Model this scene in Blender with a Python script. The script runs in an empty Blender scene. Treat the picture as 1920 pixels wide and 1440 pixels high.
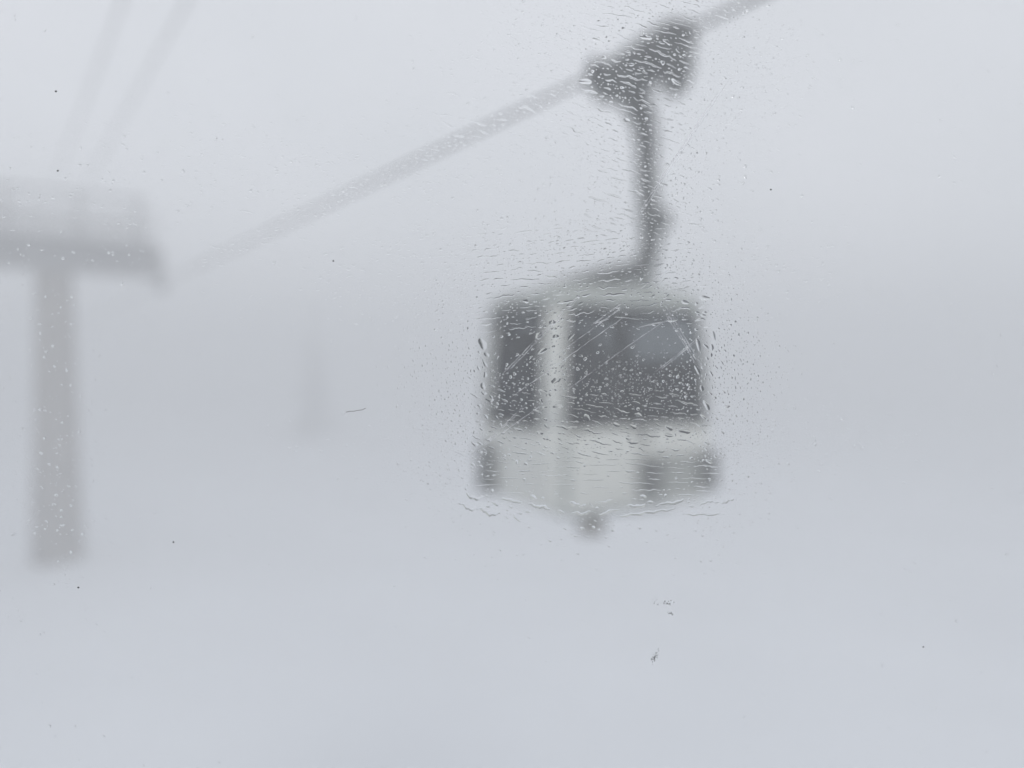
import bpy, bmesh, math, random
import numpy as np
from mathutils import Vector, Matrix

rnd = random.Random(11)
S = bpy.context.scene
COL = S.collection
R = math.radians

# ------------------------------------------------------------------ camera, world, sun, exposure
EYE = 7.9                                   # eye height above the snow at the tower
F = 1445.0                                  # focal length in pixels of the 1920 wide photo
cam = bpy.data.cameras.new('camera')
cam.sensor_width = 36.0
cam.lens = 36.0 * F / 1920.0
cam.clip_start = 0.01
cam.clip_end = 3000
cam.dof.use_dof = True
cam.dof.focus_distance = 0.305              # focused on the wet window, as the phone was
cam.dof.aperture_fstop = 2.9
camo = bpy.data.objects.new('camera', cam)
COL.objects.link(camo)
camo.location = (0, 0, EYE)
camo.rotation_euler = (R(90 - 1.19), 0, 0)
S.camera = camo

w = bpy.data.worlds.new('World')
S.world = w
w.use_nodes = True
nt = w.node_tree
nt.nodes.clear()
sky = nt.nodes.new('ShaderNodeTexSky')
sky.sky_type = 'NISHITA'
sky.sun_disc = False
SUN_EL, SUN_AZ = R(48), R(150)
sky.sun_elevation = SUN_EL
sky.sun_rotation = SUN_AZ
sky.dust_density = 3.0
hs = nt.nodes.new('ShaderNodeHueSaturation')
hs.inputs['Saturation'].default_value = 0.36
bg = nt.nodes.new('ShaderNodeBackground')
bg.inputs['Strength'].default_value = 0.13
wo = nt.nodes.new('ShaderNodeOutputWorld')
# overcast: the sky shows only faintly through an even layer of cloud
cloud = nt.nodes.new('ShaderNodeMix')
cloud.data_type = 'RGBA'
cloud.inputs['Factor'].default_value = 0.8
CL = 6.6
# slow unevenness of the cloud, the same all round the sky
geo = nt.nodes.new('ShaderNodeTexCoord')
cn = nt.nodes.new('ShaderNodeTexNoise')
cn.inputs['Scale'].default_value = 3.2
cn.inputs['Detail'].default_value = 4
cr = nt.nodes.new('ShaderNodeValToRGB')
cr.color_ramp.elements[0].position = 0.3
cr.color_ramp.elements[1].position = 0.7
cr.color_ramp.elements[0].color = (CL * 0.925, CL * 0.935, CL * 0.985, 1)
cr.color_ramp.elements[1].color = (CL * 1.03, CL * 1.03, CL * 1.085, 1)
nt.links.new(geo.outputs['Generated'], cn.inputs['Vector'])
nt.links.new(cn.outputs['Fac'], cr.inputs['Fac'])
nt.links.new(cr.outputs['Color'], cloud.inputs['B'])
nt.links.new(sky.outputs[0], hs.inputs['Color'])
nt.links.new(hs.outputs[0], cloud.inputs['A'])
nt.links.new(cloud.outputs['Result'], bg.inputs['Color'])
nt.links.new(bg.outputs[0], wo.inputs['Surface'])

sd = bpy.data.lights.new('sun', 'SUN')
sd.energy = 0.5
sd.angle = R(25)
sd.color = (1.0, 0.985, 0.96)
so = bpy.data.objects.new('sun', sd)
COL.objects.link(so)
dirv = Vector((math.sin(SUN_AZ) * math.cos(SUN_EL), math.cos(SUN_AZ) * math.cos(SUN_EL), math.sin(SUN_EL)))
so.rotation_euler = (-dirv).to_track_quat('-Z', 'Y').to_euler()
so.location = dirv * 50

vs = S.view_settings
vs.view_transform = 'Standard'
vs.look = 'None'
vs.gamma = 1.0
vs.use_curve_mapping = False
vs.exposure = 0.22
cy = S.cycles
cy.max_bounces = 16
cy.transmission_bounces = 10
cy.transparent_max_bounces = 24
cy.volume_bounces = 3
cy.diffuse_bounces = 3
cy.glossy_bounces = 3
cy.caustics_reflective = False
cy.caustics_refractive = False
cy.use_denoising = True

# ------------------------------------------------------------------ helpers


def P(px, py, d):
    """point that the photo shows at pixel (px, py), d metres deep"""
    return Vector(((px - 960) / F * d, d, EYE + (690 - py) / F * d))


class MB:
    """collects simple solids into one mesh"""

    def __init__(self):
        self.v, self.f, self.sm = [], [], []

    def add(self, vs_, fs, smooth=False):
        o = len(self.v)
        self.v += [tuple(p) for p in vs_]
        for f in fs:
            self.f.append(tuple(i + o for i in f))
            self.sm.append(smooth)

    def box(self, c, half, axes=None, taper=1.0):
        c = Vector(c)
        ax = axes or (Vector((1, 0, 0)), Vector((0, 1, 0)), Vector((0, 0, 1)))
        vs_ = []
        for k in (-1, 1):
            t = taper if k > 0 else 1.0
            for i, j in ((-1, -1), (1, -1), (1, 1), (-1, 1)):
                vs_.append(c + ax[0] * half[0] * i * t + ax[1] * half[1] * j * t + ax[2] * half[2] * k)
        self.add(vs_, [(3, 2, 1, 0), (4, 5, 6, 7), (0, 1, 5, 4), (1, 2, 6, 5), (2, 3, 7, 6), (3, 0, 4, 7)])

    def tube(self, pts, rad, n=12, cap=True):
        pts = [Vector(p) for p in pts]
        rads = rad if isinstance(rad, (list, tuple)) else [rad] * len(pts)
        t0 = (pts[1] - pts[0]).normalized()
        ref = Vector((0, 0, 1)) if abs(t0.z) < 0.9 else Vector((1, 0, 0))
        vs_, fs = [], []
        for i, p in enumerate(pts):
            t = (pts[min(i + 1, len(pts) - 1)] - pts[max(i - 1, 0)]).normalized()
            x = (ref - t * ref.dot(t)).normalized()
            y = t.cross(x)
            ref = x
            for k in range(n):
                a = 2 * math.pi * k / n
                vs_.append(p + (x * math.cos(a) + y * math.sin(a)) * rads[i])
        m = len(pts)
        for i in range(m - 1):
            for k in range(n):
                k2 = (k + 1) % n
                fs.append((i * n + k, i * n + k2, (i + 1) * n + k2, (i + 1) * n + k))
        self.add(vs_, fs, True)
        if cap:
            o = len(self.v)
            self.v += [tuple(q) for q in vs_[:n]] + [tuple(q) for q in vs_[-n:]]
            self.f.append(tuple(o + n - 1 - k for k in range(n)))
            self.f.append(tuple(o + n + k for k in range(n)))
            self.sm += [False, False]

    def mesh(self, name, mat):
        me = bpy.data.meshes.new(name)
        me.from_pydata(self.v, [], self.f)
        me.polygons.foreach_set('use_smooth', self.sm)
        if mat:
            me.materials.append(mat)
        me.update()
        return me

    def build(self, name, mat, parent=None, bevel=0.0):
        o = bpy.data.objects.new(name, self.mesh(name, mat))
        COL.objects.link(o)
        o.parent = parent
        if bevel:
            b = o.modifiers.new('bevel', 'BEVEL')
            b.width = bevel
            b.segments = 2
            b.limit_method = 'ANGLE'
        return o


def link(name, me, parent=None):
    o = bpy.data.objects.new(name, me)
    COL.objects.link(o)
    o.parent = parent
    return o


def tag(o, label=None, cat=None, group=None, kind=None):
    for k, v in (('label', label), ('category', cat), ('group', group), ('kind', kind)):
        if v:
            o[k] = v
    return o


def empty(name, loc, rz=0.0):
    o = bpy.data.objects.new(name, None)
    COL.objects.link(o)
    o.location = loc
    o.rotation_euler = (0, 0, rz)
    return o


def mat(name, col, rough=0.6, metal=0.0, var=0.12, scale=3.0, bump=0.0, spec=0.4):
    m = bpy.data.materials.new(name)
    m.use_nodes = True
    n = m.node_tree.nodes
    l = m.node_tree.links
    b = n['Principled BSDF']
    b.inputs['Roughness'].default_value = rough
    b.inputs['Metallic'].default_value = metal
    b.inputs['Specular IOR Level'].default_value = spec
    tc = n.new('ShaderNodeTexCoord')
    ns = n.new('ShaderNodeTexNoise')
    ns.inputs['Scale'].default_value = scale
    ns.inputs['Detail'].default_value = 6
    rp = n.new('ShaderNodeValToRGB')
    rp.color_ramp.elements[0].position = 0.3
    rp.color_ramp.elements[1].position = 0.7
    rp.color_ramp.elements[0].color = tuple(c * (1 - var) for c in col) + (1,)
    rp.color_ramp.elements[1].color = tuple(min(1, c * (1 + var)) for c in col) + (1,)
    l.new(tc.outputs['Object'], ns.inputs['Vector'])
    l.new(ns.outputs['Fac'], rp.inputs['Fac'])
    l.new(rp.outputs['Color'], b.inputs['Base Color'])
    if bump:
        bp = n.new('ShaderNodeBump')
        bp.inputs['Strength'].default_value = bump
        bp.inputs['Distance'].default_value = 0.05
        l.new(ns.outputs['Fac'], bp.inputs['Height'])
        l.new(bp.outputs['Normal'], b.inputs['Normal'])
    return m


def shader(name):
    m = bpy.data.materials.new(name)
    m.use_nodes = True
    m.node_tree.nodes.clear()
    out = m.node_tree.nodes.new('ShaderNodeOutputMaterial')
    return m, m.node_tree.nodes, m.node_tree.links, out


M = {}
M['snow'] = mat('snow', (0.82, 0.84, 0.87), 0.8, var=0.03, scale=0.15, bump=0.6)
M['body'] = mat('cabin_paint', (0.66, 0.665, 0.63), 0.35, var=0.06, scale=2.0)
M['roof'] = mat('roof_paint', (0.40, 0.42, 0.40), 0.5, var=0.12, scale=3.0)
M['steel'] = mat('dark_steel', (0.135, 0.14, 0.138), 0.6, metal=0.05, var=0.3, scale=6.0)
M['rope'] = mat('steel_rope', (0.05, 0.05, 0.053), 0.6, metal=0.4, var=0.3, scale=30.0)
M['rubber'] = mat('black_rubber', (0.02, 0.02, 0.022), 0.8, var=0.3)
M['rack'] = mat('rack_plastic', (0.22, 0.225, 0.22), 0.7, var=0.3, scale=8.0)
M['seat'] = mat('seat_fabric', (0.04, 0.047, 0.065), 0.85, var=0.3, scale=9.0)
M['lining'] = mat('cabin_lining', (0.045, 0.05, 0.058), 0.8, var=0.2)
M['galv'] = mat('galvanised_steel', (0.40, 0.385, 0.36), 0.6, metal=0.1, var=0.16, scale=1.5)
M['galv_dark'] = mat('weathered_galvanised_steel', (0.33, 0.325, 0.325), 0.65, metal=0.1, var=0.2, scale=1.5)
M['hair'] = mat('hair', (0.12, 0.11, 0.105), 0.8)
M['mast_paint'] = mat('weathered_mast', (0.30, 0.28, 0.262), 0.65, var=0.14, scale=1.2)
M['dirt'] = mat('dirt', (0.03, 0.028, 0.026), 0.9)

m, n, l, out = shader('tinted_glazing')
tr = n.new('ShaderNodeBsdfTransparent')
tr.inputs['Color'].default_value = (0.46, 0.485, 0.495, 1)
gl = n.new('ShaderNodeBsdfGlossy')
gl.inputs['Roughness'].default_value = 0.08
mx = n.new('ShaderNodeMixShader')
mx.inputs[0].default_value = 0.07
l.new(tr.outputs[0], mx.inputs[1])
l.new(gl.outputs[0], mx.inputs[2])
# a little mist and grime on the glazing
dg = n.new('ShaderNodeBsdfTranslucent')
dg.inputs['Color'].default_value = (0.55, 0.59, 0.66, 1)
dd = n.new('ShaderNodeBsdfDiffuse')
dd.inputs['Color'].default_value = (0.55, 0.59, 0.66, 1)
m1 = n.new('ShaderNodeMixShader')
l.new(dd.outputs[0], m1.inputs[1])
l.new(dg.outputs[0], m1.inputs[2])
m2 = n.new('ShaderNodeMixShader')
tc = n.new('ShaderNodeTexCoord')
ns = n.new('ShaderNodeTexNoise')
ns.inputs['Scale'].default_value = 2.2
ns.inputs['Detail'].default_value = 4
mr = n.new('ShaderNodeMapRange')
mr.inputs['From Min'].default_value = 0.35
mr.inputs['From Max'].default_value = 0.65
mr.inputs['To Min'].default_value = 0.02
mr.inputs['To Max'].default_value = 0.07
l.new(tc.outputs['Object'], ns.inputs['Vector'])
l.new(ns.outputs['Fac'], mr.inputs['Value'])
l.new(mr.outputs[0], m2.inputs[0])
l.new(mx.outputs[0], m2.inputs[1])
l.new(m1.outputs[0], m2.inputs[2])
l.new(m2.outputs[0], out.inputs['Surface'])
M['tint'] = m

m, n, l, out = shader('clear_acrylic')
tr = n.new('ShaderNodeBsdfTransparent')
tr.inputs['Color'].default_value = (0.955, 0.965, 0.965, 1)
l.new(tr.outputs[0], out.inputs['Surface'])
M['pane'] = m

m, n, l, out = shader('water')
g = n.new('ShaderNodeBsdfGlass')
g.inputs['IOR'].default_value = 1.333
g.inputs['Roughness'].default_value = 0.0
l.new(g.outputs[0], out.inputs['Surface'])
M['water'] = m


def scatter_mat(name, col, clear):
    m, n, l, out = shader(name)
    d = n.new('ShaderNodeBsdfDiffuse')
    d.inputs['Color'].default_value = col + (1,)
    t = n.new('ShaderNodeBsdfTranslucent')
    t.inputs['Color'].default_value = col + (1,)
    a = n.new('ShaderNodeMixShader')
    l.new(d.outputs[0], a.inputs[1])
    l.new(t.outputs[0], a.inputs[2])
    tr = n.new('ShaderNodeBsdfTransparent')
    b = n.new('ShaderNodeMixShader')
    tc = n.new('ShaderNodeTexCoord')
    ns = n.new('ShaderNodeTexNoise')
    ns.inputs['Scale'].default_value = 260.0
    ns.inputs['Detail'].default_value = 3
    mr = n.new('ShaderNodeMapRange')
    mr.inputs['From Min'].default_value = 0.3
    mr.inputs['From Max'].default_value = 0.7
    mr.inputs['To Min'].default_value = max(0.0, clear - 0.25)
    mr.inputs['To Max'].default_value = min(1.0, clear + 0.25)
    l.new(tc.outputs['Object'], ns.inputs['Vector'])
    l.new(ns.outputs['Fac'], mr.inputs['Value'])
    l.new(mr.outputs[0], b.inputs[0])
    l.new(a.outputs[0], b.inputs[1])
    l.new(tr.outputs[0], b.inputs[2])
    l.new(b.outputs[0], out.inputs['Surface'])
    return m


M['scratch'] = scatter_mat('scratched_acrylic', (0.85, 0.86, 0.87), 0.64)
M['smudge'] = scatter_mat('dried_residue', (0.22, 0.22, 0.21), 0.72)

# ------------------------------------------------------------------ setting: snow field and haze
gx = np.linspace(-420, 420, 121)
gy = np.linspace(-420, 420, 121)
gv, gf = [], []
for y in gy:
    for x in gx:
        z = 0.5 * math.sin(x * 0.05 + 1.0) * math.sin(y * 0.043) + 0.25 * math.sin(x * 0.13 + y * 0.09)
        gv.append((x, y, z - 0.2))
for j in range(120):
    for i in range(120):
        a = j * 121 + i
        gf.append((a, a + 1, a + 122, a + 121))
mb = MB()
mb.add(gv, gf, True)
tag(mb.build('snow_field', M['snow']), 'smooth white snow slope below the cable line', kind='structure')

HAZE_TOP = EYE + 9.2
mb = MB()
mb.box((0, 0, (HAZE_TOP - 2.2) / 2), (430, 430, (HAZE_TOP + 2.2) / 2))
hz, n, l, out = shader('haze_air')
pv = n.new('ShaderNodeVolumePrincipled')
pv.inputs['Color'].default_value = (0.842, 0.847, 0.855, 1)
pv.inputs['Density'].default_value = 0.027
pv.inputs['Anisotropy'].default_value = 0.2
l.new(pv.outputs[0], out.inputs['Volume'])
tag(mb.build('haze', hz), 'pale grey mountain fog around everything', kind='stuff')

# ------------------------------------------------------------------ the line: direction, cables, tower
DL = Vector((-0.565, 0.825, 0))             # along the line, away
NL = Vector((0.825, 0.565, 0))              # across the line, to the right
UP = Vector((0, 0, 1))


def rope(name, a, b, rad, t0, t1, label, cat, sag=0.0):
    mb = MB()
    pts = []
    for i in range(41):
        t = t0 + (t1 - t0) * i / 40
        pts.append(NL * a + DL * t + UP * (EYE + b))
    mb.tube(pts, rad, 10)
    return tag(mb.build(name, M['rope']), label, cat)


CB = 3.75
rope('haul_cable', 6.5, CB, 0.032, -40, 190, 'thick dark haul cable that the grip of the cabin is clamped to', 'cable')
rope('comm_wire', 3.18, 6.8, 0.015, -30, 32.6, 'thin pale wire running up from the tower top, right one of two', 'wire')  # communication wires strung level over the tower head, not stays
rope('comm_wire', 2.2, 6.8, 0.015, -30, 32.6, 'thin pale wire running up from the tower top, left one of two', 'wire')

TC = Vector((-18.95, 32.0, 0))
tower = tag(empty('lift_tower', TC), 'grey steel lift tower with broad cross arm standing in the fog', 'lift tower')


def TW(a, t, z):
    """tower-local point: a across the line, t along it, z above the eye"""
    return NL * a + DL * t + UP * (EYE + z)


mb = MB()
mb.tube([(0, 0, -0.6), (0, 0, 1), (0, 0, 5), (0, 0, EYE + 3.9)], [0.98, 0.96, 0.84, 0.69], 28)
mb.build('mast', M['mast_paint'], tower)
mb = MB()
mb.box(TW(-0.6, 0, 4.60), (4.75, 0.42, 0.62), (NL, DL, UP))
mb.build('cross_arm', M['galv_dark'], tower, 0.05)
mb = MB()
mb.box(TW(-0.6, -1.0, 5.27), (4.3, 0.5, 0.05), (NL, DL, UP))
mb.box(TW(-0.6, 1.0, 5.27), (4.3, 0.5, 0.05), (NL, DL, UP))
mb.build('catwalk', M['galv_dark'], tower)
for s in (-1, 1):
    mb = MB()
    for k in range(4):
        mb.box(TW(-0.6, 1.45 * s, 5.6 + 0.32 * k), (4.2, 0.02, 0.035), (NL, DL, UP))
    for k in range(13):
        mb.box(TW(-4.9 + 0.7166 * k, 1.45 * s, 5.98), (0.03, 0.03, 0.66), (NL, DL, UP))
    mb.build('railing', M['galv_dark'], tower)
for a in (-4.2, -1.7, 0.9, 3.2):
    mb = MB()
    mb.box(TW(a, 0, 6.36), (0.09, 0.10, 0.93), (NL, DL, UP))
    mb.build('lifting_post', M['galv_dark'], tower, 0.02)
mb = MB()
mb.box(TW(-0.5, 0, 7.35), (4.0, 0.1, 0.07), (NL, DL, UP))
mb.build('lifting_beam', M['galv_dark'], tower, 0.02)
for a0 in (4.13, -5.2):
    mb = MB()
    for s in (-1, 1):
        mb.box(TW(a0 + 0.09 * s, 0, 3.58), (0.02, 1.0, 0.05), (NL, DL, UP))
    mb.box(TW(a0 - 0.16 * (1 if a0 > 0 else -1), 0, 3.7), (0.06, 0.12, 0.20), (NL, DL, UP))
    sh = mb.build('sheave_beam', M['galv_dark'], tower)
    wm = MB()
    wm.tube([NL * -0.05, NL * 0.05], 0.16, 16)
    wme = wm.mesh('sheave', M['galv_dark'])
    for k in range(4):
        o = link('sheave', wme, sh)
        o.location = TW(a0, -0.75 + 0.5 * k, CB - 0.20)



def spruce(px, depth, height, width, label, seed, leaf):
    r_ = random.Random(seed)
    base = P(px, 690, depth)
    t = tag(empty('spruce_tree', (base.x, base.y, -0.2)), label, 'tree')
    mb = MB()
    mb.tube([(0, 0, 0), (0.03, 0, height * 0.5), (0, 0, height * 0.96)], [0.028 * height * 0.5, 0.018 * height * 0.5, 0.01], 8)
    mb.build('trunk', M['bark'], t)
    mb = MB()
    z = height * 0.08
    while z < height * 0.99:
        f_ = 1 - z / height
        rr = width / 2 * (f_ ** 0.8) * r_.uniform(0.75, 1.1)
        for k in range(max(5, int(16 * f_ + 4))):
            a = r_.uniform(0, 6.283)
            d = Vector((math.cos(a), math.sin(a), 0))
            sd_ = Vector((-d.y, d.x, 0))
            L = rr * r_.uniform(0.6, 1.1)
            p0 = Vector((0, 0, z + r_.uniform(0, 0.2)))
            for q in range(4):
                c = p0 + d * L * (0.2 + 0.25 * q) + UP * (-0.28 * L * (0.2 + 0.25 * q) + r_.uniform(-0.05, 0.05))
                wd_ = 0.16 * L + 0.05
                mb.add([c + sd_ * wd_, c + d * L * 0.3 - UP * 0.12 * L, c - sd_ * wd_, c - d * L * 0.1 + UP * 0.1 * L + UP * 0.03], [(0, 1, 2), (2, 3, 0), (0, 2, 3)])
        z += height * 0.035
    mb.build('crown', leaf, t)


M['bark'] = mat('bark', (0.09, 0.07, 0.055), 0.9)
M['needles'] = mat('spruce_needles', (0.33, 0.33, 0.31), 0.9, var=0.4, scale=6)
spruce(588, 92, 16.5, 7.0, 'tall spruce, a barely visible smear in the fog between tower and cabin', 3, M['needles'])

# ------------------------------------------------------------------ the cabin on the other side of the line
TH = R(26)
U = Vector((math.cos(TH), math.sin(TH), 0))
V = Vector((-math.sin(TH), math.cos(TH), 0))
HW, HL = 1.10, 0.95                         # half width, half length
CC = Vector((0.39, 8.0, 0)) + U * HW + V * HL
CZ = EYE - 1.54                             # floor height
cabin = tag(empty('gondola_cabin', (CC.x, CC.y, CZ), TH), 'pale grey gondola cabin with dark tinted windows hanging from the cable', 'gondola')
RC = 0.19


def ring(sc, z, n_side=8, n_arc=6, inset=0.0):
    """rounded rectangle, side 0 = y-, 1 = x+, 2 = y+, 3 = x-; each side's straight run then its corner arc"""
    pts = []
    a, b, r = (HW - inset) * sc, (HL - inset) * sc, RC * sc
    sides = [((-a + r, -b), (a - r, -b), (a - r, -b + r), -90), ((a, -b + r), (a, b - r), (a - r, b - r), 0),
             ((a - r, b), (-a + r, b), (-a + r, b - r), 90), ((-a, b - r), (-a, -b + r), (-a + r, -b + r), 180)]
    for (p0, p1, c, a0) in sides:
        for k in range(n_side):
            t = k / n_side
            pts.append((p0[0] + (p1[0] - p0[0]) * t, p0[1] + (p1[1] - p0[1]) * t, z))
        for k in range(n_arc):
            an = R(a0 + 90 * k / n_arc)
            pts.append((c[0] + r * math.cos(an), c[1] + r * math.sin(an), z))
    return pts


NS, NA = 8, 6
NR = 4 * (NS + NA)
PROF_LOW = [(0.94, 0.0), (0.975, 0.02), (0.992, 0.07), (1.0, 0.15), (1.0, 0.45), (1.0, 0.70), (1.0, 0.88)]
PROF_WIN = [(1.0, 0.88), (0.997, 1.25), (0.985, 1.6), (0.955, 1.95), (0.93, 2.20)]
PROF_ROOF = [(0.93, 2.20), (0.945, 2.205), (0.94, 2.28), (0.90, 2.36), (0.80, 2.44), (0.62, 2.475), (0.35, 2.49), (0.05, 2.495)]


def loft(prof, name, mt, keep=None, thick=0.0, cap0=False, cap1=False, inset=0.0):
    me_v = []
    for sc, z in prof:
        me_v += ring(sc, z, NS, NA, inset)
    fs = []
    for i in range(len(prof) - 1):
        for k in range(NR):
            if keep and not keep(k):
                continue
            k2 = (k + 1) % NR
            fs.append((i * NR + k, i * NR + k2, (i + 1) * NR + k2, (i + 1) * NR + k))
    if cap0:
        fs.append(tuple(range(NR - 1, -1, -1)))
    if cap1:
        fs.append(tuple((len(prof) - 1) * NR + k for k in range(NR)))
    used = sorted({i for f in fs for i in f})
    mp = {j: i for i, j in enumerate(used)}
    mb = MB()
    mb.add([me_v[j] for j in used], [tuple(mp[i] for i in f) for f in fs], True)
    o = mb.build(name, mt, cabin)
    if thick:
        s = o.modifiers.new('thickness', 'SOLIDIFY')
        s.thickness = thick
        s.offset = -1
    return o


def on_side(k, s, lo=0, hi=NS):
    j = k - s * (NS + NA)
    return lo <= j < hi


loft(PROF_LOW, 'lower_body', M['body'], thick=0.04, cap0=True)
for s in range(4):
    c0 = s * (NS + NA) + NS
    loft(PROF_WIN, 'corner_pillar', M['body'], keep=lambda k, c0=c0, s=s: (c0 <= k < c0 + NA + (1 if s == 2 else 0)) if s else (c0 + 2 <= k < c0 + NA), thick=0.06)
for s in range(4):
    loft(PROF_WIN, 'window', M['tint'], keep=lambda k, s=s: on_side(k, s, 1 if s == 3 else 0, NS + 2 if s == 0 else NS), inset=0.02)
roof = loft(PROF_ROOF, 'roof', M['roof'], cap1=True)
mb = MB()
mb.box((0, 0, 2.19), (0.94, 0.80, 0.012))
mb.build('ceiling_lining', M['lining'], cabin)
mb = MB()
mb.box((0, 0, 0.12), (0.98, 0.84, 0.02))
mb.build('floor_plate', M['lining'], cabin)
# window rubbers round every opening
sidep = {0: ((-1, 0), 'x'), 1: ((0, 0), 'y'), 2: ((-1, 0), 'x'), 3: ((0, 0), 'y')}


def prof_at(z):
    for (s0, z0), (s1, z1) in zip(PROF_WIN[:-1], PROF_WIN[1:]):
        if z0 <= z <= z1:
            return s0 + (s1 - s0) * (z - z0) / (z1 - z0)
    return PROF_WIN[-1][0]


for s in range(4):
    mb = MB()
    loop = []
    half = (HW if s in (0, 2) else HL) - RC
    corners = []
    rr = 0.16
    z0, z1 = 0.91, 2.17
    hx = half - 0.01
    for (cx, cz, a0) in ((hx - rr, z0 + rr, -90), (hx - rr, z1 - rr, 0), (-hx + rr, z1 - rr, 90), (-hx + rr, z0 + rr, 180)):
        for k in range(6):
            an = R(a0 + 90 * k / 5)
            corners.append((cx + rr * math.cos(an), cz + rr * math.sin(an)))
    corners.append(corners[0])
    for (t, z) in corners:
        sc = prof_at(z)
        t *= sc
        if s == 0:
            loop.append((t, -HL * sc - 0.004, z))
        elif s == 1:
            loop.append((HW * sc + 0.004, t, z))
        elif s == 2:
            loop.append((-t, HL * sc + 0.004, z))
        else:
            loop.append((-HW * sc - 0.004, -t, z))
    mb.tube(loop, 0.022, 6, cap=False)
    mb.build('window_seal', M['rubber'], cabin)

# seats inside, backs against the two ends
for s in (-1, 1):
    st = MB()
    st.box((0.78 * s, 0, 0.52), (0.24, 0.78, 0.07))
    seat = st.build('seat', M['seat'], cabin, 0.03)
    bk = MB()
    for k in range(3):
        bk.box((0.95 * s, -0.53 + 0.53 * k, 1.12), (0.05, 0.25, 0.52))
    bk.build('backrest', M['seat'], seat, 0.03)
lp = MB()  # dark panels added to block most light through the far windows, gaps left
lp.box((-0.11, 0.86, 1.44), (0.77, 0.02, 0.62))
lp.box((0.76, 0.86, 1.30), (0.095, 0.02, 0.48))
lp.box((0.96, 0.70, 1.5), (0.02, 0.16, 0.64))
lp.build('window_blocker', M['lining'], cabin)
# door leaves in the near face with the seam between them
for s in (-1, 1):
    mb = MB()
    mb.box((0.36 * s * 1.0 + 0.05, -HL - 0.012, 0.54), (0.335, 0.012, 0.36))
    d = mb.build('door_leaf', M['body'], cabin, 0.01)
    mb = MB()
    mb.box((0.05 + 0.06 * s, -HL - 0.035, 0.80), (0.02, 0.012, 0.07))
    mb.build('handle', M['steel'], d, 0.004)


def ski_rack(x, y, z, hw, axis):
    """a slotted pocket for skis bolted to the outside"""
    mb = MB()
    if axis == 'x':
        mb.box((x, y, z), (hw, 0.02, 0.22))
        r = mb.build('ski_rack', M['rack'], cabin, 0.01)
        sl = MB()
        for k in range(4):
            sl.box((x, y - 0.035, z - 0.18 + 0.12 * k), (hw * 1.05, 0.018, 0.018))
        for e in (-1, 1):
            sl.box((x + e * hw * 0.92, y - 0.037, z), (0.018, 0.018, 0.225))
    else:
        mb.box((x, y, z), (0.02, hw, 0.29))
        r = mb.build('ski_rack', M['rack'], cabin, 0.01)
        sl = MB()
        for k in range(4):
            sl.box((x - 0.035, y, z - 0.23 + 0.153 * k), (0.018, hw * 1.05, 0.018))
        for e in (-1, 1):
            sl.box((x - 0.037, y + e * hw * 0.92, z), (0.018, 0.018, 0.295))
    sl.build('slot_bar', M['rack'], r)


ski_rack(0.14, -HL - 0.05, 0.33, 0.13, 'x')
ski_rack(0.96, -HL - 0.02, 0.36, 0.12, 'x')
mb = MB()
mb.box((0.54, -HL - 0.03, 0.34), (0.255, 0.015, 0.23))
mb.build('rack_panel', mat('grey_panel', (0.36, 0.37, 0.35), 0.6), cabin, 0.01)
ski_rack(-HW - 0.03, 0.56, 0.32, 0.19, 'y')
mb = MB()
mb.box((-0.90, -HL - 0.008, 0.46), (0.05, 0.010, 0.36))
mb.build('trim_strip', M['roof'], cabin, 0.004)
# under-floor frame and guide stub
mb = MB()
mb.box((0, 0, -0.06), (0.75, 0.62, 0.06))
mb.build('floor_frame', M['roof'], cabin, 0.02)
mb = MB()
mb.box((0, 0, -0.28), (0.115, 0.12, 0.17), taper=1.2)
mb.box((0, 0, -0.46), (0.14, 0.13, 0.02))
mb.build('guide_stub', M['galv'], cabin, 0.02)


def loc(p):
    """world point to cabin-local"""
    q = p - Vector((CC.x, CC.y, CZ))
    return Vector((q.dot(U), q.dot(V), q.z))


# hanger: sloping roof arm, vertical tube, grip on the cable
D0 = 9.45
mb = MB()
hinge = loc(P(1213, 492, D0))
mb.tube([loc(P(1218, 478, D0)), loc(P(1200, 506, D0)), loc(P(1120, 527, D0 - 0.5)), loc(P(1030, 556, D0 - 0.6)), loc(P(975, 577, D0 - 0.55)), loc(P(930, 603, D0 - 0.35))], [0.10, 0.135, 0.14, 0.14, 0.13, 0.11], 14)
mb.build('roof_arm', M['steel'], cabin)
mb = MB()
mb.tube([loc(P(x_, y_, D0)) for x_, y_ in ((1208, 503), (1219, 455), (1222, 415), (1214, 375), (1211, 320), (1211, 270), (1204, 225), (1190, 190), (1172, 158), (1160, 130))],
        [0.125, 0.13, 0.15, 0.135, 0.13, 0.14, 0.165, 0.20, 0.25, 0.24], 16)
mb.build('hanger', M['steel'], cabin)
mb = MB()
p = loc(P(1226, 415, D0))
mb.box(p, (0.17, 0.13, 0.12))
mb.build('damper', M['steel'], cabin, 0.04)
mb = MB()
for (x0, x1) in ((0.71, 0.60),):
    mb.tube([(x0, -0.17, 2.75), (x1, -0.17, 2.50)], 0.07, 10)
    mb.tube([(x0, -0.17, 2.75), (x0 + 0.12, -0.1, 2.42)], 0.06, 10)
mb.build('roof_bracket', M['roof'], cabin)
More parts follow.
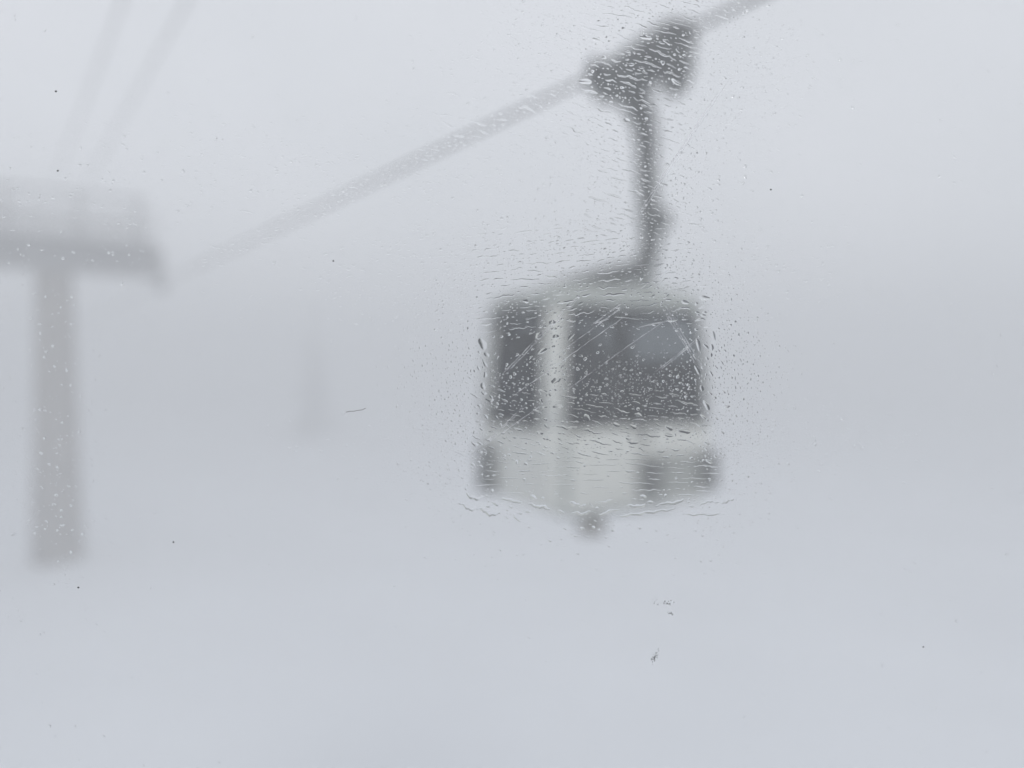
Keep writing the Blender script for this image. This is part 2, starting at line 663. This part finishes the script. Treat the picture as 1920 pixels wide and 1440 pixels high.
# grip
dl = Vector((DL.dot(U), DL.dot(V), 0))
nl = Vector((NL.dot(U), NL.dot(V), 0))
GP = NL * 6.5 + UP * (EYE + CB)
tg = (P(1195, 100, 9.3) - GP).dot(DL)
g0 = loc(GP + DL * tg)
mb = MB()
mb.tube([g0 + dl * 0.86 + UP * -0.10, g0 + dl * 0.6 + UP * -0.12, g0 + dl * 0.2 + UP * -0.16, g0 + dl * -0.3 + UP * -0.10, g0 + dl * -0.66 + UP * -0.02, g0 + dl * -0.8],
        [0.10, 0.19, 0.26, 0.27, 0.23, 0.13], 14)
mb.box(g0 + dl * 0.12 + UP * -0.27, (0.52, 0.14, 0.13), (dl, nl, UP))
grip = mb.build('grip', M['steel'], cabin)
mb = MB()
mb.tube([g0 + dl * -0.56 + UP * -0.05, g0 + dl * -0.70 + UP * -0.20, g0 + dl * -0.70 + UP * -0.42, g0 + dl * -0.62 + UP * -0.56, g0 + dl * -0.50 + UP * -0.60],
        [0.15, 0.15, 0.135, 0.12, 0.08], 14)
mb.build('hook', M['steel'], grip)
for k in (-0.62, 0.6):
    mb = MB()
    q = g0 + dl * k + UP * -0.02
    mb.tube([q - nl * 0.2, q + nl * 0.2], 0.13, 16)
    mb.build('roller', M['rubber'], grip)

# ------------------------------------------------------------------ the wet scratched window in front of the lens
WY = 0.300                                  # inner face of the pane
WT = 0.005
K = (WY + WT) / F                           # metres on the pane per photo pixel
win = tag(empty('cabin_window', (0, WY, EYE)), 'clear scratched cabin window covered in water drops and scratches', 'window')


def WP(px, py, dy=0.0):
    """point on the pane (window-local), dy metres beyond its outer face"""
    return Vector(((px - 960) * K, WT + dy, (690 - py) * K))


PW, PH = 0.80, 0.52
mb = MB()
mb.box((0, WT / 2, 0.0), (PW, WT / 2, PH))
mb.build('pane', M['pane'], win)
mb = MB()
for s in (-1, 1):
    mb.box((0, 0.0, s * (PH + 0.022)), (PW + 0.05, 0.02, 0.025))
    mb.box((s * (PW + 0.025), 0.0, 0), (0.025, 0.02, PH - 0.004))
mb.build('gasket', M['rubber'], win, 0.006)
mb = MB()
for s in (-1, 1):
    mb.box((0, 0.0, s * (PH + 0.30)), (PW + 0.35, 0.03, 0.25))
    mb.box((s * (PW + 0.20), 0.0, 0), (0.148, 0.03, PH + 0.046))
mb.build('wall_panel', M['body'], win)


def drop_mesh(name, seed, wob):
    """one flat water drop, unit radius, unit height, rounded irregular outline, cap towards +y"""
    r = random.Random(seed)
    n = 14
    ph = [r.uniform(0, 6.28) for _ in range(3)]
    am = [r.uniform(0, wob), r.uniform(0, wob * 0.8), r.uniform(0, wob * 0.5)]
    rad = [1 + am[0] * math.sin(2 * 2 * math.pi * k / n + ph[0]) + am[1] * math.sin(3 * 2 * math.pi * k / n + ph[1])
           + am[2] * math.sin(5 * 2 * math.pi * k / n + ph[2]) for k in range(n)]
    ox, oz = r.uniform(-0.2, 0.2), r.uniform(-0.3, 0.1)
    vs_, fs = [], []
    ts = (1.0, 0.88, 0.62, 0.3)
    for t in ts:
        for k in range(n):
            a = 2 * math.pi * k / n
            q = (1 - t)
            vs_.append((rad[k] * t * math.cos(a) + ox * q, (1 - t * t) ** 0.85, rad[k] * t * math.sin(a) + oz * q))
    vs_.append((ox, 1.0, oz))
    for i in range(len(ts) - 1):
        for k in range(n):
            k2 = (k + 1) % n
            fs.append((i * n + k, (i + 1) * n + k, (i + 1) * n + k2, i * n + k2))
    o = (len(ts) - 1) * n
    for k in range(n):
        fs.append((o + k, o + n, o + (k + 1) % n))
    sm = [True] * len(fs)
    b = len(vs_)
    vs_ += [(v[0], 0.0, v[2]) for v in vs_[:n]]
    fs.append(tuple(b + k for k in range(n)))
    sm.append(False)
    mb = MB()
    mb.v, mb.f, mb.sm = vs_, fs, sm
    return mb


def fix_sign(mb):
    """make the base face look towards -y and the cap towards +y"""
    me = mb.mesh('tmp', None)
    base = me.polygons[len(me.polygons) - 1].normal.y
    cap = sum(p.normal.y * p.area for p in list(me.polygons)[:-1])
    nf = []
    for i, f in enumerate(mb.f):
        isb = i == len(mb.f) - 1
        flip = (base > 0) if isb else (cap < 0)
        nf.append(tuple(reversed(f)) if flip else f)
    mb.f = nf
    bpy.data.meshes.remove(me)
    return mb


PROTO = [fix_sign(drop_mesh('water_drop', 100 + i, 0.10 + 0.012 * (i % 20))) for i in range(40)]
PME = [p_.mesh('water_drop', M['water']) for p_ in PROTO]


def streak_mesh(pts, wid, hgt, r):
    """a run of water along pts (window-local x, z), wid half-widths; flat base and rounded top"""
    prof = (-1.0, -0.82, -0.45, 0.0, 0.45, 0.82, 1.0)
    n = len(prof)
    vs_, fs, sm = [], [], []
    m_ = len(pts)
    for i in range(m_):
        a = pts[max(i - 1, 0)]
        b = pts[min(i + 1, m_ - 1)]
        dx, dz = b[0] - a[0], b[1] - a[1]
        L = math.hypot(dx, dz) or 1
        nx, nz = -dz / L, dx / L
        for q in prof:
            vs_.append((pts[i][0] + nx * wid[i] * q, hgt * wid[i] * (1 - q * q) if abs(q) < 1 else 0.0, pts[i][1] + nz * wid[i] * q))
    for i in range(m_ - 1):
        for k in range(n - 1):
            fs.append((i * n + k, i * n + k + 1, (i + 1) * n + k + 1, (i + 1) * n + k))
            sm.append(True)
    b = len(vs_)
    edge = [i * n for i in range(m_)] + [i * n + n - 1 for i in range(m_ - 1, -1, -1)]
    vs_ += [(vs_[e][0], 0.0, vs_[e][2]) for e in edge]
    fs.append(tuple(range(b, b + len(edge))))
    sm.append(False)
    mb = MB()
    mb.v, mb.f, mb.sm = vs_, fs, sm
    return fix_sign(mb)


def streak_mb(px, py, length, ang, wpx, wig=0.3, seed=0, h=0.16):
    """streak centred at the photo pixel (px, py), ang degrees clockwise from +x"""
    r = random.Random(seed)
    n = max(5, int(length / 3.5))
    a = R(ang)
    w1, w2 = r.uniform(9, 16), r.uniform(20, 45)
    p1, p2 = r.uniform(0, 6.3), r.uniform(0, 6.3)
    tail = r.uniform(0.35, 1.0)
    flip = r.random() < 0.5
    pts, wid = [], []
    for i in range(n):
        t = i / (n - 1)
        sl = t * length
        off = wig * wpx * (0.5 * math.sin(sl / w1 * 6.283 + p1) + math.sin(sl / w2 * 6.283 + p2))
        q = (t - 0.5) * length
        x = px + math.cos(a) * q - math.sin(a) * off
        y = py + math.sin(a) * q + math.cos(a) * off
        e = math.sin(math.pi * min(1, max(0, 0.04 + 0.92 * t))) ** 0.5
        tt = 1 - t if flip else t
        wid.append(wpx * 0.5 * e * (1 - tail * 0.6 * tt) * r.uniform(0.7, 1.2) * K)
        pts.append(((x - 960) * K, (690 - y) * K))
    return streak_mesh(pts, wid, h, r)


STREAKS = []                                # (length, mesh builder)


def add_streak(px, py, length, ang, wpx, wig, seed, h):
    STREAKS.append((length * wpx, streak_mb(px, py, length, ang, wpx, wig, seed, h)))


# the longer runs, zone by zone: (x0, y0, x1, y1, how many, angle, spread, length range, width range)
ZONES = [
    (1090, 15, 1310, 130, 26, 17, 5, (18, 70), (2.5, 5)),
    (1060, 110, 1300, 240, 30, 17, 6, (14, 60), (3, 6)),
    (1130, 230, 1260, 400, 18, 17, 7, (12, 45), (3, 6)),
    (820, 180, 1100, 260, 12, 14, 8, (14, 40), (3, 7)),
    (900, 470, 1180, 560, 34, -5, 6, (14, 55), (2.5, 5)),
    (1050, 550, 1320, 605, 26, -8, 9, (18, 70), (3, 6)),
    (905, 595, 1000, 625, 8, -4, 4, (20, 55), (3, 5)),
    (890, 740, 1010, 830, 22, 18, 14, (10, 28), (3, 5)),
    (1050, 755, 1330, 820, 34, 12, 9, (14, 48), (3, 6)),
    (960, 800, 1320, 860, 26, 12, 8, (14, 50), (3, 5)),
    (1185, 855, 1350, 930, 26, 1, 4, (30, 90), (1.8, 3.4)),
    (905, 860, 1180, 925, 18, 0, 4, (20, 60), (1.8, 3.0)),
    (890, 925, 1030, 965, 12, 9, 8, (30, 90), (5, 11)),
    (1040, 940, 1350, 968, 22, -8, 6, (30, 110), (4, 10)),
    (1000, 740, 1320, 790, 12, 8, 9, (10, 36), (3, 5)),
]
OCC = np.zeros((2500, 3800), dtype=bool)      # which photo pixels of the pane are wet already; offset (900, 500)


def claim(x, y, ln, wd, ang, margin=0.8):
    """take the pixels of an ellipse or bar at (x, y) if all of them are still free"""
    a = R(ang)
    n_ = max(2, int(ln / 1.5))
    cells = []
    for i in range(n_ + 1):
        s_ = (i / n_ - 0.5) * ln
        for j in range(-int(wd / 2 + margin) - 0, int(wd / 2 + margin) + 1):
            cells.append((int(y + math.sin(a) * s_ + math.cos(a) * j) + 500, int(x + math.cos(a) * s_ - math.sin(a) * j) + 900))
    cells = np.array(cells)
    if cells.min() < 0 or cells[:, 0].max() >= 2500 or cells[:, 1].max() >= 3800 or OCC[cells[:, 0], cells[:, 1]].any():
        return False
    OCC[cells[:, 0], cells[:, 1]] = True
    return True


BLOBS = ((1283, 808, 8, 2.2, 10), (1255, 802, 6, 1.6, 30), (1097, 157, 8, 1.9, 5), (905, 645, 9, 1.4, 60), (1325, 760, 7, 2.0, 60), (1308, 694, 6, 2.4, 60))
for x, y, sx, asp, an in BLOBS:
    claim(x, y, 2.2 * sx * math.sqrt(asp), 2.2 * sx / math.sqrt(asp), an)
def flow(x, y):
    if y < 430:
        return 17
    if y < 620:
        return -6
    if y < 730:
        return 60 if (x < 920 or x > 1300) else -20
    return 25 if (x < 1010 or x > 1310) else 12


drops = []
# the few fat blobs the photo shows
for x, y, sx, asp, an in BLOBS:
    drops.append((99, x, y, sx, asp, an, 0.13, 7))
# flat merged blobs where the spray has gathered
for _ in range(120):
    x, y = rnd.choice([(rnd.gauss(905, 12), rnd.uniform(630, 850)), (rnd.gauss(1330, 14), rnd.uniform(620, 880)), (rnd.uniform(890, 1350), rnd.gauss(948, 10)),
                       (rnd.uniform(1020, 1330), rnd.gauss(805, 14)), (rnd.uniform(920, 1320), rnd.gauss(575, 16)), (rnd.gauss(1195, 55), rnd.uniform(60, 240)),
                       (rnd.gauss(1030, 12), rnd.uniform(600, 830))])
    size = 3.2 + 4.0 * rnd.random() ** 2
    asp = rnd.uniform(1.2, 3.0)
    an = flow(x, y) + rnd.gauss(0, 14)
    if claim(x, y, 2 * size * math.sqrt(asp), 2 * size / math.sqrt(asp), an, 0):
        drops.append((size * math.sqrt(asp), x, y, size, asp, an, rnd.uniform(0.09, 0.2), 20 + rnd.randrange(20)))
for zi, (x0, y0, x1, y1, cnt, an, sp, (l0, l1), (w0, w1)) in enumerate(ZONES):
    for i in range(int(cnt * 1.35)):
        ln = l0 + (l1 - l0) * rnd.random() ** 1.8
        wd, a_ = rnd.uniform(w0, w1), an + rnd.gauss(0, sp * 0.6)
        for _ in range(8):
            cx, cy_ = rnd.uniform(x0, x1), rnd.uniform(y0, y1)
            if claim(cx, cy_, ln + 3, wd + 3.0, a_):
                add_streak(cx, cy_, ln, a_, wd, rnd.uniform(0.1, 0.4), 1000 + zi * 100 + i, rnd.uniform(0.12, 0.27))
                break

# rows of short dashes, water that the wind has combed: (x0, y0, x1, y1, angle, row gap, filled share)
ROWS = [(1030, -20, 1345, 245, 17, 7.5, 0.72), (1110, 225, 1285, 430, 17, 8.5, 0.6), (860, 430, 1345, 600, -7, 8.5, 0.6), (1010, 745, 1340, 860, 11, 8.5, 0.62),
        (870, 720, 1030, 850, 20, 8.5, 0.6), (420, 170, 1080, 480, 9, 10.0, 0.35), (910, 850, 1360, 935, 0, 9.0, 0.3)]
for ri, (x0, y0, x1, y1, an, gap, fill) in enumerate(ROWS):
    cx, cy_ = (x0 + x1) / 2, (y0 + y1) / 2
    a = R(an)
    half = abs((x1 - x0) / 2 * math.cos(a)) + abs((y1 - y0) / 2 * math.sin(a))
    reach = abs((x1 - x0) / 2 * math.sin(a)) + abs((y1 - y0) / 2 * math.cos(a))
    v = -reach
    while v < reach:
        v += gap * rnd.uniform(0.7, 1.3)
        u = -half
        while u < half:
            ln = min(48.0, 5 + rnd.expovariate(1 / 8.0))
            u += ln / 2
            x, y = cx + u * math.cos(a) - v * math.sin(a), cy_ + u * math.sin(a) + v * math.cos(a) + rnd.gauss(0, 1.0)
            keep = fill
            if ri == 5:                     # along the cable only where there is something to see
                keep *= math.exp(-((y + 0.48 * (x - 1410)) / 38) ** 2)
            edge = max(abs(x - cx) / (x1 - x0), abs(y - cy_) / (y1 - y0)) * 2
            keep *= min(1.0, max(0.0, 1.25 - edge) * 3)
            wd = rnd.uniform(2.2, 4.6)
            if rnd.random() < keep and claim(x, y, ln + 1.5, wd + 1.0, an):
                add_streak(x, y, ln, an + rnd.gauss(0, 3), wd, rnd.uniform(0.05, 0.4), rnd.randrange(10 ** 6), rnd.uniform(0.13, 0.30))
            u += ln / 2 + rnd.uniform(3, 9)
STREAKS.sort(key=lambda t: -t[0])
print('streaks', len(STREAKS))
for _, smb in STREAKS[:290]:
    o = smb.build('water_streak', M['water'], win)
    o.location = (0, WT + 0.0001, 0)

# drops: rows drawn out by the wind, denser round some patches, a few everywhere on the pane
PATCH = [(1190, 120, 150, 130, 1.0), (1200, 320, 90, 130, 0.8), (1060, 520, 220, 60, 1.0), (1230, 545, 130, 50, 0.8), (900, 760, 95, 110, 1.0), (1350, 750, 70, 130, 1.0), (930, 640, 60, 90, 0.6), (1330, 600, 60, 60, 0.9),
         (1180, 760, 180, 70, 0.7), (1150, 830, 240, 40, 1.0), (880, 620, 50, 110, 0.6), (1030, 680, 36, 130, 0.8), (760, 310, 340, 60, 0.25), (100, 440, 190, 90, 0.09),
         (110, 820, 70, 230, 0.13), (1110, 980, 60, 30, 0.25)]
CLEAN = [(960, 665, 40, 55), (1150, 650, 90, 40), (1250, 650, 55, 40), (1120, 900, 130, 40)]


def density(x, y):
    d = 0.018
    if 380 < x < 1120:
        d = max(d, 0.7 * math.exp(-((y + 0.48 * (x - 1410)) / 22) ** 2))
    for cx, cy_, rx, ry, k in PATCH:
        q = ((x - cx) / rx) ** 2 + ((y - cy_) / ry) ** 2
        d = max(d, k * math.exp(-0.5 * max(0.0, q - 0.35) ** 1.0))
    for cx, cy_, rx, ry in CLEAN:
        q = ((x - cx) / rx) ** 2 + ((y - cy_) / ry) ** 2
        d *= 1 - 0.9 * math.exp(-q)
    return d


# some bigger drops standing among them
for _ in range(30):
    x, y = rnd.choice([(rnd.uniform(900, 1340), rnd.uniform(540, 860)), (rnd.uniform(1090, 1290), rnd.uniform(60, 420))])
    if rnd.random() > density(x, y) * 1.2:
        continue
    size = rnd.uniform(3.6, 5.2)
    asp = rnd.uniform(1, 1.8)
    if claim(x, y, 2 * size * math.sqrt(asp), 2 * size / math.sqrt(asp), 0):
        drops.append((size * math.sqrt(asp), x, y, size, asp, flow(x, y) + rnd.gauss(0, 12), rnd.uniform(0.1, 0.18), rnd.randrange(40)))
for gy_ in range(-500, 1950, 6):
    for gx_ in range(-900, 2820, 6):
        inside = -60 < gx_ < 1980 and -60 < gy_ < 1500
        k = density(gx_, gy_) if inside else 0.02
        if rnd.random() > k * 1.2:
            continue
        x, y = gx_ + rnd.uniform(-3.5, 3.5), gy_ + rnd.uniform(-3.5, 3.5)
        size = 1.1 + 2.3 * rnd.random() ** 3
        asp = 1 + 1.6 * rnd.random() ** 2
        an = flow(x, y) + rnd.gauss(0, 14)
        if claim(x, y, 2 * size * math.sqrt(asp), 2 * size / math.sqrt(asp), an, 0.3):
            drops.append((size * math.sqrt(asp), x, y, size, asp, an, rnd.uniform(0.14, 0.34), rnd.randrange(40)))
# fine spray over the lower half of the big window
for _ in range(900):
    x, y = rnd.gauss(1220, 75), rnd.gauss(745, 38)
    if not (1050 < x < 1345):
        continue
    size = rnd.uniform(1.0, 1.9)
    if claim(x, y, 2 * size, 2 * size, 0, 0.2):
        drops.append((size, x, y, size, rnd.uniform(1, 1.8), 10 + rnd.gauss(0, 25), rnd.uniform(0.1, 0.2), rnd.randrange(40)))
drops.sort(key=lambda d_: -d_[0])


def drop_matrix(d_):
    _, x, y, size, asp, an, h, _k = d_
    a = R(an)
    rx, rz = size * math.sqrt(asp) * K, size / math.sqrt(asp) * K
    hh = h * min(rx, rz)
    # local x along the run, z across it; photo y grows downwards
    c, s_ = math.cos(a), -math.sin(a)
    rot = Matrix(((c, 0, -s_), (0, 1, 0), (s_, 0, c)))
    return rot, (rx, hh, rz), WP(x, y, 0.0001)


for d_ in drops[:260]:
    rot, sc, p = drop_matrix(d_)
    o = link('water_drop', PME[d_[7]], win)
    mtx = rot.to_4x4() @ Matrix.Diagonal((sc[0], sc[1], sc[2], 1))
    o.matrix_local = Matrix.Translation(p) @ mtx
pv_, pf_ = [np.array(p_.v) for p_ in PROTO], [p_.f for p_ in PROTO]
AV, AF, AS = [], [], []
off = 0
for d_ in drops[260:]:
    rot, sc, p = drop_matrix(d_)
    i = d_[7]
    v = (pv_[i] * np.array(sc)) @ np.array(rot).T + np.array(p)
    AV.append(v)
    AF += [tuple(j + off for j in f) for f in pf_[i]]
    AS += PROTO[i].sm
    off += len(v)
for _, smb in STREAKS[290:]:
    AV.append(np.array(smb.v) + np.array((0, WT + 0.0001, 0)))
    AF += [tuple(j + off for j in f) for f in smb.f]
    AS += smb.sm
    off += len(smb.v)
me = bpy.data.meshes.new('droplets')
me.from_pydata(np.concatenate(AV).tolist(), [], AF)
me.polygons.foreach_set('use_smooth', AS)
me.materials.append(M['water'])
me.update()
tag(link('droplets', me, win), kind='stuff')
print('drops', len(drops))

# scratches cut into the inner face of the pane: (x0, y0, x1, y1, width, how many lines side by side)
SCR = [(1365, 148, 1186, 420, 2.2, 2), (1110, 613, 1172, 568, 3.0, 2), (948, 752, 1188, 581, 1.6, 1), (1050, 740, 1268, 584, 1.5, 1), (1226, 701, 1316, 630, 1.8, 2),
       (1237, 564, 1323, 706, 2.0, 3), (1197, 614, 1260, 600, 2.6, 1), (930, 716, 1102, 540, 2.0, 2), (1192, 548, 1263, 499, 1.6, 1), (1171, 454, 1210, 515, 1.5, 1),
       (882, 854, 1052, 734, 1.5, 1), (905, 836, 990, 757, 1.6, 2), (1010, 690, 1120, 610, 1.2, 1)]
for i, (x0, y0, x1, y1, wd, cnt) in enumerate(SCR):
    L = math.hypot(x1 - x0, y1 - y0)
    tx, ty = (x1 - x0) / L, (y1 - y0) / L
    mb = MB()
    for c in range(cnt):
        o_ = (c - (cnt - 1) / 2) * wd * 2.0
        s0, s1 = rnd.uniform(0, 0.12) * (c > 0), 1 - rnd.uniform(0, 0.12) * (c > 0)
        n_ = max(8, int(L / 6))
        vs_, fs = [], []
        jit = 0
        for k in range(n_ + 1):
            t = s0 + (s1 - s0) * k / n_
            jit = 0.8 * jit + rnd.gauss(0, 0.22)
            hw = wd * 0.5 * min(1, 0.1 + 6 * min(k / n_, 1 - k / n_)) * rnd.uniform(0.5, 1.25)
            x, y = x0 + tx * L * t - ty * (o_ + jit), y0 + ty * L * t + tx * (o_ + jit)
            for q, dp in ((-1, 0.0), (0, 1.0), (1, 0.0)):
                p = WP(x - ty * hw * q, y + tx * hw * q)
                vs_.append((p.x * WY / (WY + WT), -0.0001 - dp * 0.0001, p.z * WY / (WY + WT)))
        for k in range(n_):
            for q in range(2):
                fs.append((k * 3 + q, k * 3 + q + 1, (k + 1) * 3 + q + 1, (k + 1) * 3 + q))
        mb.add(vs_, fs, False)
    mb.build('scratch', M['scratch'], win)

# specks, a hair and dried smudges on the pane
for x, y, s in ((111, 175, 2.4), (626, 490, 2.2), (1443, 357, 2.0), (322, 1018, 2.0), (142, 1104, 2.2), (1737, 1217, 1.8), (113, 322, 2.4), (410, 262, 1.3), (421, 264, 1.1),
                (802, 908, 1.5)):
    mb = MB()
    bm = bmesh.new()
    bmesh.ops.create_icosphere(bm, subdivisions=1, radius=1.0)
    for v in bm.verts:
        v.co *= rnd.uniform(0.75, 1.2)
    s *= 0.75
    mb.add([(v.co.x * s * K * 1.3, v.co.y * s * K * 0.4, v.co.z * s * K) for v in bm.verts], [tuple(v.index for v in f.verts) for f in bm.faces])
    bm.free()
    o = mb.build('speck', M['dirt'], win)
    o.location = WP(x, y, s * K * 0.3)
mb = MB()
mb.tube([WP(x, y, 0.0003) for x, y in ((648, 773), (656, 771), (662, 771.5), (671, 769.5), (679, 768.5), (685, 765.5))], 0.5 * K, 6)
mb.build('hair', M['hair'], win)


def smudge(x, y, rx, ry, ang, cnt, seed):
    r = random.Random(seed)
    mb = MB()
    a = R(ang)
    for _ in range(cnt):
        u, v = r.gauss(0, 0.5) * rx, r.gauss(0, 0.5) * ry
        cx, cy_ = x + u * math.cos(a) - v * math.sin(a), y + u * math.sin(a) + v * math.cos(a)
        s = r.uniform(0.5, 1.9)
        n_ = 7
        vs_ = [WP(cx + s * r.uniform(0.6, 1.3) * math.cos(6.283 * k / n_), cy_ + s * r.uniform(0.6, 1.3) * math.sin(6.283 * k / n_), 0.00015 + r.random() * 0.0002) for k in range(n_)]
        top = WP(cx, cy_, 0.0006)
        mb.add(vs_ + [top], [(k, n_, (k + 1) % n_) for k in range(n_)], True)
    mb.build('smudge', M['smudge'], win)


smudge(1230, 1236, 13, 5, -60, 60, 5)
smudge(1259, 1153, 6, 2.5, 10, 18, 6)
smudge(1250, 1133, 22, 6, 5, 30, 7)
